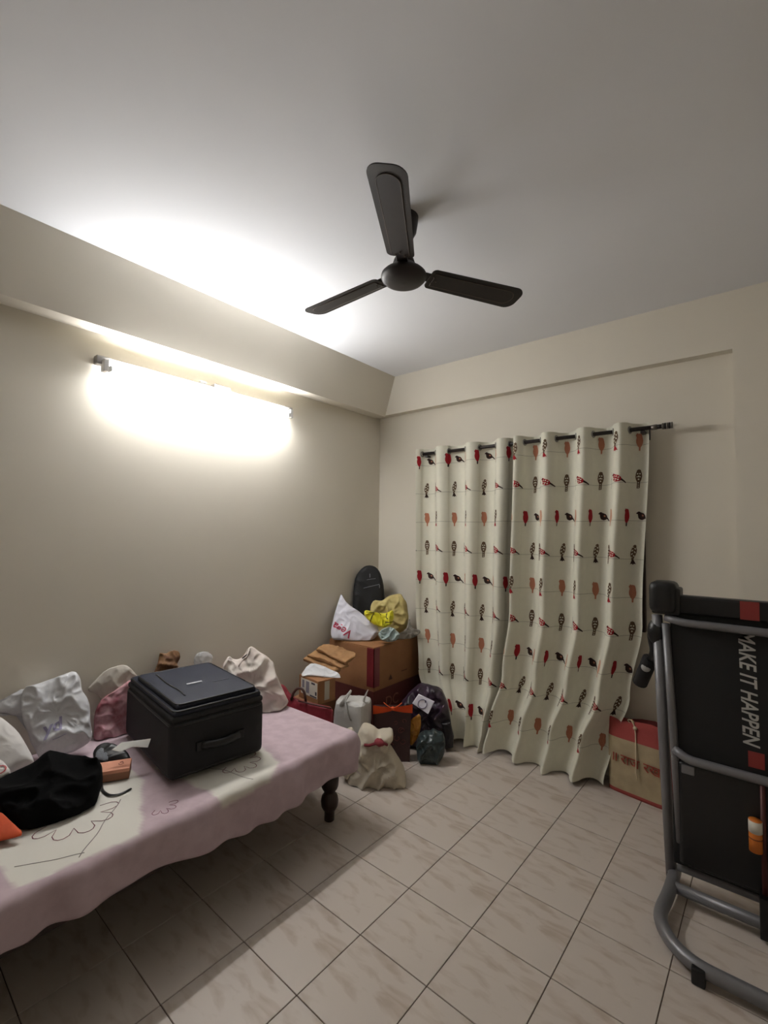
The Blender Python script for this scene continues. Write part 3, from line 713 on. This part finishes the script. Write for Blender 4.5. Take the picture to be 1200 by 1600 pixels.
wa = box('power_adapter', -.011, .011, -.014, .014, -.036, .036, WPL, None, .008, 3, True); wa.location = o; wa.rotation_euler = (.25, -.25, .6); tag(wa, 'white plastic adapter resting against the black bundle', 'adapter')
tag(tube('black_strap', round_path([at(x, y, 'z', ZM+.009) for x, y in ((158, 1222), (160, 1236), (172, 1243), (188, 1241), (205, 1232))], .03), .005, BPL, None, 8, flat=.5), 'thin black strap trailing on the bedsheet', 'strap')
# salmon carton
o = at(176, 1207, 'z', ZM+.02)
cb = empty('small_carton', (o.x, o.y, ZM+.005), math.radians(62)); tag(cb, 'small flat salmon carton beside the black bundle', 'box')
SAL = mat('salmon_card', (216, 150, 122), .7, var=.06); SALD = mat('brown_card_side', (150, 104, 78), .75)
box('body', -.066, .066, -.046, .046, 0, .034, SALD, cb, .002); box('lid', -.067, .067, -.047, .047, .03, .044, SAL, cb, .002)
textmesh('lettering', 'Ca', .028, mat('brown_ink', (120, 66, 50), .7), cb, basis((.03, .01, .0446), (-.2, 1, 0), (-1, -.2, 0)), extr=.0004)
dp = pouch('dark_pouch', [(146, 1188), (145, 1176), (153, 1166), (166, 1161), (183, 1165), (200, 1176), (206, 1190), (190, 1193), (165, 1192)], (.36, -2.20, ZM+.03), (.5, -.3, .8), .022, BPL, seed=12, crease=.006, zmin=ZM+.006); tag(dp, 'black pouch with grey mesh window behind the salmon carton', 'pouch')
mw = pouch('mesh_window', [(149, 1186), (150, 1174), (160, 1167), (171, 1180), (168, 1190)], Vector((.36, -2.20, ZM+.03))+Vector((.5, -.3, .8)).normalized()*.019, (.5, -.3, .8), .006, mat('grey_mesh', (112, 116, 122), .8, bump=.5, bscale=220), dp, seed=2, crease=.002)
tg = pouch('paper_tag', [(174, 1172), (190, 1160), (236, 1154), (231, 1168), (206, 1167), (188, 1175)], (.56, -2.20, ZM+.10), (.6, -.4, .7), .0012, mat('white_tag_paper', (222, 220, 214), .7), seed=2, crease=.003, smo=0); tag(tg, 'white paper tag lying over the dark pouch by the suitcase', 'paper')
PKB = mat('pink_floral_cloth', (206, 168, 172), .85, col2=(150, 82, 92), vscale=16, bump=.3, bscale=40)
tag(pouch('cloth_bag', [(146, 1160), (146, 1130), (150, 1106), (160, 1090), (185, 1076), (204, 1061), (220, 1064), (235, 1090), (235, 1150), (170, 1160)], (.07, -2.12, ZM+.005), (.95, -.2, .1), .03, PKB, seed=13, crease=.022, zmin=ZM+.006, xmin=.012), 'pink floral cloth bag squeezed between suitcase and wall', 'bag')
tag(pouch('carrier_bag', [(134, 1079), (150, 1062), (165, 1046), (190, 1038), (201, 1040), (218, 1060), (228, 1085), (222, 1130), (180, 1138), (160, 1098), (152, 1084)], (.035, -2.05, ZM+.12), (.97, -.1, .05), .018, mat('beige_white_carrier', (196, 188, 176), .6, bump=.4, bscale=30, bdist=.005), seed=14, crease=.012, xmin=.012, zmin=ZM+.006), 'off-white carrier bag standing behind the pink floral bag', 'bag')
KRB = mat('brown_printed_paper', (142, 108, 72), .8, col2=(96, 62, 40), vscale=22, bump=.4, bscale=40)
kb = pouch('paper_bag', [(238, 1056), (245, 1041), (248, 1027), (249, 1018), (258, 1021), (270, 1015), (280, 1018), (282, 1028), (275, 1036), (281, 1049), (284, 1090), (270, 1112), (240, 1112), (232, 1085)], (.10, -1.74, ZM+.005), (.9, -.3, .15), .035, KRB, seed=15, crease=.028, freq=12, xmin=.012, zmin=ZM+.006, smo=1); tag(kb, 'brown patterned paper bag with twisted top behind the suitcase', 'bag')
CLR = mat('clear_plastic_film', (232, 234, 236), .2, alpha=.35, bump=.8, bscale=40, bdist=.006)
tag(pouch('plastic_wrap', [(302, 1031), (308, 1020), (322, 1017), (333, 1024), (331, 1034), (326, 1060), (322, 1090), (308, 1090), (306, 1050)], (.06, -1.58, ZM+.005), (.95, -.2, .1), .015, CLR, seed=16, crease=.008, freq=16, xmin=.012, zmin=ZM+.006), 'clear plastic wrap standing against the wall behind the suitcase', 'plastic')
TOT = mat('white_printed_tote', (218, 212, 202), .9, col2=(204, 188, 180), vscale=9, bump=.4, bscale=26, bdist=.006)
P = Vector((.36, -1.38, ZM+.005))
tt = pouch('tote_bag', [(348, 1040), (351, 1034), (357, 1024), (364, 1030), (372, 1031), (381, 1026), (390, 1008), (401, 1015), (425, 1032), (430, 1047), (438, 1066), (446, 1086), (452, 1098), (434, 1114), (412, 1126), (385, 1126), (358, 1115), (345, 1075)], P, facecam(P, .2), .07, TOT, seed=17, crease=.034, freq=8, flute=(45, .25, .75), zmin=ZM+.006); tag(tt, 'white cloth tote bag with gathered top at the far end of the bed', 'bag')
for xs in (((374, 1040), (379, 1030), (386, 1026), (390, 1014)), ((353, 1040), (356, 1029), (362, 1034))):
    path_px('strap', xs, .006, TOT, tt, P, facecam(P, .2), .001, 8, .5)
path_px('drawstring', ((379, 1028), (384, 1024), (389, 1021)), .004, mat('black_cord', (30, 28, 28), .8), tt, P, facecam(P, .2))

# ------------------------------------------------------------------ the pile in the corner
CARD = mat('brown_cardboard', (150, 104, 66), .8, var=.12, vscale=10, bump=.15, bscale=60); CARDD = mat('dark_red_printed_card', (92, 36, 32), .7, var=.15, vscale=6); TAPE = mat('dark_red_tape', (112, 34, 40), .4); CINK = mat('faded_box_ink', (140, 92, 74), .8); CINK2 = mat('dark_box_ink', (74, 44, 28), .8)
bx = empty('cardboard_box', (.28, -.265, 0)); tag(bx, 'large brown and dark red cardboard box in the room corner', 'box')
box('body', -.225, .225, -.31, .31, .37, .672, CARD, bx, .004); box('printed_base', -.226, .226, -.311, .311, .001, .372, CARDD, bx, .004)
box('flap', -.22, .223, -.308, -.005, .672, .678, CARD, bx); box('flap', -.22, .223, .0, .308, .672, .677, CARD, bx)
box('tape', .2225, .2275, -.3125, -.25, .40, .672, TAPE, bx); box('tape', .16, .2275, -.3125, -.309, .40, .672, TAPE, bx)
textmesh('lettering', 'DC', .11, CINK, bx, basis((.227, -.10, .26), (0, 1, 0), (0, 0, 1)), extr=.0004); textmesh('lettering', 'GI', .08, CINK, bx, basis((.09, -.3118, .28), (1, 0, 0), (0, 0, 1)), extr=.0004)
textmesh('lettering', '▲', .05, CINK2, bx, basis((.2262, -.12, .43), (0, 1, 0), (0, 0, 1)), extr=.0004)
textmesh('printed_line', '—', .07, CINK2, bx, basis((.2262, .05, .45), (0, 1, .0), (0, 0, 1)), extr=.0004)
ZT = .682
BKP = mat('black_backpack_nylon', (10, 10, 14), .65, var=.2, vscale=20, bump=.2, bscale=200, bdist=.001)
P = Vector((.17, -.17, ZT)); nb = facecam(P, .12)
bk = pouch('backpack', [(551, 985), (551, 950), (552, 920), (556, 900), (563, 890), (571, 884), (579, 883), (588, 886), (594, 894), (599, 910), (601, 935), (602, 985)], P, nb, .07, BKP, seed=20, crease=.006, zmin=ZT+.001, power=4, fine=.1, xmin=.012, ymax=YN-.01); tag(bk, 'black backpack standing on the cardboard box in the corner', 'backpack')
Pk = P + nb*.068; LGR = mat('grey_embroidery', (108, 110, 118), .7)
decal_px('lettering', '|', .03, LGR, bk, (578, 899), (590, 899), Pk, nb, .004, 0, .002); path_px('printed_line', ((573, 906), (579, 905), (587, 904)), .002, LGR, bk, Pk, nb)
path_px('pocket_zip', ((568, 919), (580, 916), (593, 913)), .003, LGR, bk, Pk, nb)
path_px('zip_pull', ((593, 914), (593, 919)), .003, LGR, bk, Pk, nb, .003)
P = Vector((.22, -.52, ZT)); nv = facecam(P, .5)
vb = pouch('shopping_bag', zz(510, 870, 7.5, [(172, 436), (190, 470), (232, 542), (440, 690), (555, 790), (605, 835), (622, 895), (560, 960), (500, 1004), (330, 1015), (180, 985), (70, 972), (52, 890), (70, 760), (110, 620), (140, 520)]), P, nv, .04, mat('white_lilac_plastic', (214, 212, 222), .4, bump=.4, bscale=18, bdist=.008), seed=21, crease=.022, freq=6, zmin=ZT+.001, xmin=.012); tag(vb, 'white plastic shopping bag with red lettering on the cardboard box', 'bag')
decal_px('lettering', 'Vega', .082, mat('magenta_red_ink', (172, 40, 74), .5), vb, (535, 984), (521, 976), P+nv*.046, nv, 0, .1, .0015)
P = Vector((.38, -.18, ZT)); nc = facecam(P, .1)
YB = mat('pale_yellow_printed_cloth', (208, 194, 132), .85, col2=(188, 168, 110), vscale=14, bump=.3, bscale=36)
tag(pouch('cloth_bundle', zz(510, 870, 7.5, [(515, 640), (520, 560), (560, 510), (640, 515), (700, 480), (750, 450), (870, 428), (922, 500), (955, 600), (965, 740), (930, 860), (800, 900), (600, 900), (530, 800)]), P, nc, .07, YB, seed=22, crease=.03, freq=9, zmin=ZT+.001, ymax=YN-.01), 'pale yellow cloth bundle on the cardboard box beside the curtain', 'bundle')
P = Vector((.43, -.42, ZT)); ny = facecam(P, .3)
yp = pouch('plastic_parcel', zz(510, 870, 7.5, [(445, 640), (470, 625), (550, 650), (690, 668), (785, 618), (790, 700), (770, 785), (680, 832), (600, 815), (500, 755), (448, 690)]), P + Vector((0, 0, .04)), ny, .035, mat('bright_yellow_plastic', (222, 212, 40), .4, bump=.4, bscale=24, bdist=.006), seed=23, crease=.022, freq=12); tag(yp, 'bright yellow plastic parcel tied with dark string', 'parcel')
for pl in ([(562, 668), (540, 690), (520, 740), (512, 768)], [(470, 650), (540, 662), (600, 650), (640, 690)], [(700, 690), (712, 660), (698, 720), (720, 735)], [(690, 770), (740, 775), (780, 760)]):
    path_px('string', zz(510, 870, 7.5, pl), .003, mat('dark_olive_string', (60, 56, 28), .8), yp, P+Vector((0, 0, .04)), ny)
P = Vector((.46, -.48, ZT)); nt_ = facecam(P, .4)
tag(pouch('plastic_packet', zz(510, 870, 7.5, [(600, 905), (640, 860), (700, 825), (790, 835), (862, 900), (855, 950), (790, 995), (640, 990)]), P, nt_, .035, mat('silvery_teal_plastic', (168, 184, 182), .25, bump=.8, bscale=45, bdist=.006), seed=24, crease=.03, freq=14, zmin=ZT+.001), 'crinkled silvery green plastic packet on the box edge', 'packet')
P = Vector((.46, -.24, ZT)); 
tag(pouch('plastic_sheet', zz(510, 870, 7.5, [(800, 960), (860, 890), (960, 850), (970, 700), (1000, 850), (1090, 855), (1105, 890), (1060, 925), (950, 980), (860, 1010)]), P, facecam(P, .5), .02, mat('grey_plastic_film', (138, 132, 122), .35, alpha=.75, bump=.8, bscale=30, bdist=.008), seed=25, crease=.02, freq=10, zmin=ZT+.001), 'grey crumpled plastic sheet at the right of the box top', 'plastic')

# labelled carton, paper, folded brown bags behind the bed end
BOXB = mat('plain_brown_card', (128, 88, 58), .8, var=.1, vscale=12)
lo = empty('storage_carton', (.275, -.935, 0), math.radians(8)); tag(lo, 'plain brown carton low behind the bed end, under the labelled carton', 'box')
box('body', -.125, .125, -.09, .09, .001, .37, BOXB, lo, .004); box('flap', -.124, .124, -.089, .0, .37, .376, BOXB, lo); box('flap', -.124, .124, .003, .089, .37, .375, BOXB, lo)
cz = .377
kc = empty('parcel_carton', (.305, -.93, cz), math.radians(-7)); tag(kc, 'small brown carton with white shipping label behind the bed end', 'box')
box('body', -.11, .11, -.07, .07, .001, .146, CARD, kc, .003); box('flap', -.109, .109, -.069, -.004, .146, .149, CARD, kc); box('flap', -.109, .109, .0, .069, .146, .1485, CARD, kc)
lb = box('shipping_label', -.085, .10, -.0715, -.0702, .035, .135, mat('label_paper', (214, 208, 196), .7), kc)
INK = mat('label_ink', (70, 66, 74), .8)
box('barcode', -.025, .012, -.0722, -.0714, .05, .125, mat('grey_barcode', (136, 130, 140), .8), lb); box('printed_line', .035, .075, -.0722, -.0714, .118, .130, INK, lb); box('printed_line', .02, .095, -.0722, -.0714, .038, .047, INK, lb); box('printed_square', .078, .094, -.0722, -.0714, .055, .078, INK, lb); box('barcode', -.07, -.045, -.0722, -.0714, .075, .125, mat('grey_barcode', (136, 130, 140), .8), lb)
box('tape', .1102, .1112, -.02, .02, .02, .14, mat('pale_tape', (176, 168, 150), .4), kc)
P = Vector((.31, -.95, cz+.152))
tag(pouch('paper_sheet', [(468, 1058), (482, 1038), (495, 1037), (512, 1044), (530, 1052), (533, 1062), (520, 1061), (506, 1059), (486, 1056)], P, (.35, -.5, .8), .010, mat('white_paper', (214, 214, 216), .8), seed=27, crease=.010, freq=8, zmin=cz+.151), 'white crumpled paper laid over the labelled carton', 'paper')
KRA = mat('kraft_brown_paper', (166, 124, 80), .75, var=.2, vscale=14, bump=.5, bscale=22, bdist=.006)
lay = [([(474, 1031), (482, 1026), (500, 1030), (520, 1040), (532, 1047), (525, 1051), (505, 1044), (486, 1036)], 0.0, 'lowest of the three folded brown paper bags on the carton'),
       ([(480, 1025), (492, 1017), (510, 1020), (535, 1032), (545, 1040), (533, 1044), (512, 1036), (494, 1029)], .032, 'middle of the three folded brown paper bags on the carton'),
       ([(494, 1016), (505, 1007), (520, 1008), (556, 1022), (556, 1026), (540, 1037), (520, 1028), (506, 1020)], .064, 'topmost of the three folded brown paper bags on the carton')]
for k, (px_, dz, lbl) in enumerate(lay):
    P = Vector((.30, -.88, cz+.185+dz))
    tag(pouch('folded_paper_bag', px_, P, (.28, -.38, .88), .013, KRA, seed=30+k, crease=.014, freq=9, power=4, smo=0, back=1.0), lbl, 'paper bag', 'folded brown paper bags')
P = Vector((.13, -.55, ZT+.015))
tag(pouch('tissue_ball', [(529, 1009), (528, 1003), (533, 999), (539, 1001), (540, 1008), (534, 1011)], P, facecam(P), .02, mat('pink_white_tissue', (226, 196, 204), .8), seed=33, crease=.006, freq=30, zmin=ZT+.001), 'small crumpled pink and white tissue beside the shopping bag', 'tissue')
# red handbag at the bed end
RH = mat('crimson_leatherette', (128, 28, 42), .5, var=.1); BRH = mat('dark_brown_handle', (66, 34, 28), .5)
P = Vector((.33, -1.14, .30)); nh = Vector((.35, -.9, .1)).normalized()
rb = pouch('handbag', [(438, 1068), (445, 1072), (452, 1084), (466, 1093), (482, 1097), (500, 1101), (520, 1105), (521, 1130), (515, 1180), (480, 1185), (440, 1170), (436, 1110)], P, nh, .03, RH, seed=34, crease=.006, zmin=.002, xmin=.012); tag(rb, 'red handbag with dark arched handle behind the bed end', 'handbag')
tube('handle', round_path([onplane(x, y, P+nh*.02, nh)-rb.location for x, y in ((455, 1094), (458, 1083), (464, 1076), (471, 1075), (476, 1082), (478, 1098))], .03), .008, BRH, rb, 8)
tube('edge_trim', [onplane(x, y, P+nh*.03, nh)-rb.location for x, y in ((466, 1095), (482, 1099), (500, 1103), (518, 1107))], .005, BRH, rb, 8)
# white plastic carrier around a box
wb = empty('carrier_bag', (.545, -.83, 0), math.radians(20)); tag(wb, 'white plastic carrier bag with knotted handles standing beside the big box', 'bag')
WPT = mat('thin_white_plastic', (200, 198, 194), .5, var=.1, vscale=8, bump=.5, bscale=24, bdist=.006)
bm = bmesh.new(); addbox(bm, -.098, .098, -.078, .078, .001, .39, .03, 3); bmesh.ops.subdivide_edges(bm, edges=bm.edges[:], cuts=9, use_grid_fill=True)
for v in bm.verts:
    d = ridged(v.co, 8, 35)*.014
    v.co += Vector((v.co.x, v.co.y, 0)).normalized()*d
    if v.co.z > .3: v.co.z += .02*ridged(v.co, 6, 4)
    v.co.z = max(v.co.z, .001)
fbm('body', bm, WPT, wb, True)
def ear(name, pts, r, rf): tube(name, pts, r, WPT, wb, 10, flat=.35, rfun=rf)
ear('handle', [(-.05, -.06, .34), (-.045, -.085, .39), (-.02, -.075, .43), (.0, -.06, .46), (.005, -.05, .475)], .02, lambda t: 1-.7*t)
ear('handle', [(.08, -.03, .37), (.085, -.02, .42), (.095, .0, .455), (.10, .01, .47)], .02, lambda t: 1-.75*t)
ear('handle', [(.02, -.085, .30), (.0, -.10, .36), (-.02, -.085, .41), (-.01, -.07, .44)], .016, lambda t: .8-.3*t)
# cream sack with red tie
SCK = mat('cream_cotton_sack', (200, 190, 172), .95, var=.12, vscale=8, bump=.35, bscale=30, bdist=.004, spec=.1); RTIE = mat('maroon_tie', (120, 34, 44), .8)
P = Vector((.81, -.885, .0)); ns = facecam(P)
sk = pouch('cloth_sack', zz(440, 860, 4.211, [(505, 1200), (530, 1152), (560, 1150), (600, 1163), (635, 1192), (665, 1183), (728, 1183), (738, 1222), (702, 1272), (742, 1330), (785, 1400), (816, 1460), (822, 1525), (790, 1550), (700, 1562), (560, 1570), (470, 1545), (430, 1500), (440, 1430), (470, 1350), (488, 1270)]), P, ns, .12, SCK, seed=40, crease=.036, freq=8, flute=(42, .45, .55), zmin=.002, back=.8); tag(sk, 'cream cotton sack tied with maroon cloth on the floor', 'sack')
Pt = P + ns*.075
path_px('tie', zz(440, 860, 4.211, ((545, 1262), (590, 1266), (625, 1255), (650, 1245), (668, 1258), (695, 1275))), .011, RTIE, sk, Pt, ns, .003, 8, .7)
bm = bmesh.new(); bmesh.ops.create_uvsphere(bm, u_segments=14, v_segments=10, radius=.026, matrix=Matrix.Translation(drape_path([onplane(440+645/4.211, 860+1245/4.211, Pt, ns)], sk, ns, .012)[0]) @ Matrix.Diagonal((1.3, 1, .8, 1)))
for v in bm.verts: v.co += v.normal*.006*noise.noise(v.co*60)
fbm('tie_knot', bm, RTIE, sk, True)
P = Vector((.62, -1.08, 0)); 
tag(pouch('cloth_sack', [(536, 1150), (542, 1139), (550, 1136), (555, 1146), (560, 1155), (563, 1190), (560, 1215), (535, 1215), (526, 1180)], P, facecam(P), .045, SCK, seed=41, crease=.016, freq=11, zmin=.002), 'small cream cloth sack half hidden behind the bed corner', 'sack')
# dark gift bag with orange ribbon
GB = mat('dark_maroon_card', (52, 22, 22), .55, var=.2, vscale=8); ORN = mat('orange_ribbon', (240, 98, 40), .5); GPR = mat('maroon_motif', (112, 52, 46), .6)
gb = empty('gift_bag', (.715, -.625, 0), math.radians(38)); tag(gb, 'dark maroon gift bag with orange bow across its top', 'gift bag')
vs = []
for z, wx, wy in ((.001, .115, .05), (.20, .117, .047), (.335, .125, .032)):
    vs += [(-wx, -wy, z), (wx, -wy, z), (wx, wy, z), (-wx, wy, z)]
pyd('body', vs, [(3, 2, 1, 0), (0, 1, 5, 4), (1, 2, 6, 5), (2, 3, 7, 6), (3, 0, 4, 7), (4, 5, 9, 8), (5, 6, 10, 9), (6, 7, 11, 10), (7, 4, 8, 11), (8, 9, 10, 11)], GB, gb)
bm = bmesh.new()
for s in (-1, 1):
    n = 8
    for (y, sg) in ((-.040, 1),):
        up = [bm.verts.new((s*.13*k/n, y-.004-.008*math.sin(math.pi*k/n), .364-.016*(1-k/n)+.006*(k/n)*s)) for k in range(n+1)]; dn = [bm.verts.new((s*.13*k/n, y-.004-.008*math.sin(math.pi*k/n), .326-.020*(k/n)+.006*(k/n)*s)) for k in range(n+1)]
        for k in range(n): bm.faces.new((up[k], up[k+1], dn[k+1], dn[k]))
bmesh.ops.solidify(bm, geom=bm.faces[:], thickness=.003); fbm('ribbon_band', bm, ORN, gb)
bm = bmesh.new(); bmesh.ops.create_uvsphere(bm, u_segments=10, v_segments=7, radius=.013, matrix=Matrix.Translation((0, -.05, .342))); fbm('ribbon_knot', bm, ORN, gb, True)
for s in (-1, 1): tube('bow_loop', [(s*(.004+.055*t), -.052-.012*math.sin(3.1*t), .345+.035*t) for t in [k/8 for k in range(9)]], .009, ORN, gb, 8, flat=.3)
for k, (x, z, r) in enumerate(((.055, .20, .022), (.062, .20, .012), (.03, .15, .02), (.07, .13, .018), (.02, .25, .012), (.075, .26, .014), (-.01, .1, .02))):
    a0 = k*1.1; tube('motif', [(x+r*math.cos(a0+t)*(1-.08*t), -.0505+.0035*((z+r*math.sin(a0+t)*(1-.08*t))/.2)-.0005 if z < .2 else -.0475+.015*((z-.2)/.135)-.004, z+r*math.sin(a0+t)*(1-.08*t)) for t in [5.2*i/18 for i in range(19)]], .0013, GPR, gb, 5)
P = Vector((.86, -.50, .12)); 
tag(pouch('snack_packet', [(637, 1130), (646, 1121), (657, 1114), (658, 1135), (654, 1150), (648, 1160), (641, 1166), (638, 1150)], P, facecam(P, .1), .014, mat('mustard_foil', (196, 136, 44), .4, var=.2, vscale=16), seed=44, crease=.006, freq=14), 'mustard yellow packet tucked beside the maroon gift bag', 'packet')
P = Vector((.93, -.50, 0)); nd = facecam(P)
td = pouch('plastic_bag', [(652, 1185), (650, 1165), (653, 1150), (661, 1142), (672, 1144), (677, 1138), (684, 1143), (692, 1144), (696, 1158), (694, 1176), (686, 1190), (668, 1194)], P, nd, .07, mat('dark_teal_plastic', (52, 64, 66), .35, var=.25, vscale=12, bump=.6, bscale=30, bdist=.006), seed=45, crease=.03, freq=11, zmin=.002); tag(td, 'dark teal plastic bag on the floor by the curtain', 'bag')
P = Vector((.80, -.31, 0)); np_ = facecam(P)
pu = pouch('plastic_bag', [(622, 1130), (626, 1098), (640, 1081), (657, 1066), (668, 1070), (690, 1075), (697, 1090), (702, 1110), (706, 1135), (709, 1164), (695, 1168), (660, 1172), (630, 1165)], P, np_, .08, mat('dark_purple_plastic', (62, 42, 66), .35, col2=(30, 24, 30), vscale=9, bump=.6, bscale=26, bdist=.006), seed=46, crease=.034, freq=9, zmin=.002); tag(pu, 'dark purple plastic bag heaped below the left curtain', 'bag')
P2 = P + np_*.135 + Vector((0, 0, .12))
np_ = (np_ + Vector((-.05, -.02, .18))).normalized()
sv = pouch('silver_packet', [(644, 1099), (654, 1084), (679, 1096), (669, 1116)], P2, np_, .004, mat('silver_foil', (242, 240, 250), .3, .0, bump=.5, bscale=50), seed=47, crease=.002, smo=0, na=64); tag(sv, 'shiny silver square packet lying on the dark purple bag', 'packet')
tube('printed_ring', [onplane(660+7*math.cos(t), 1100+7*math.sin(t), P2+np_*.006, np_)-sv.location for t in [2*math.pi*k/20 for k in range(20)]], .002, mat('violet_ink', (110, 104, 140), .4), sv, 6, True)
P = Vector((.93, -.30, 0))
tag(pouch('black_package', [(690, 1128), (704, 1126), (709, 1150), (708, 1166), (694, 1168)], P, facecam(P), .03, mat('black_package_film', (26, 22, 26), .4), seed=48, crease=.006, zmin=.002, smo=0, power=5), 'flat black package standing against the left curtain foot', 'package')
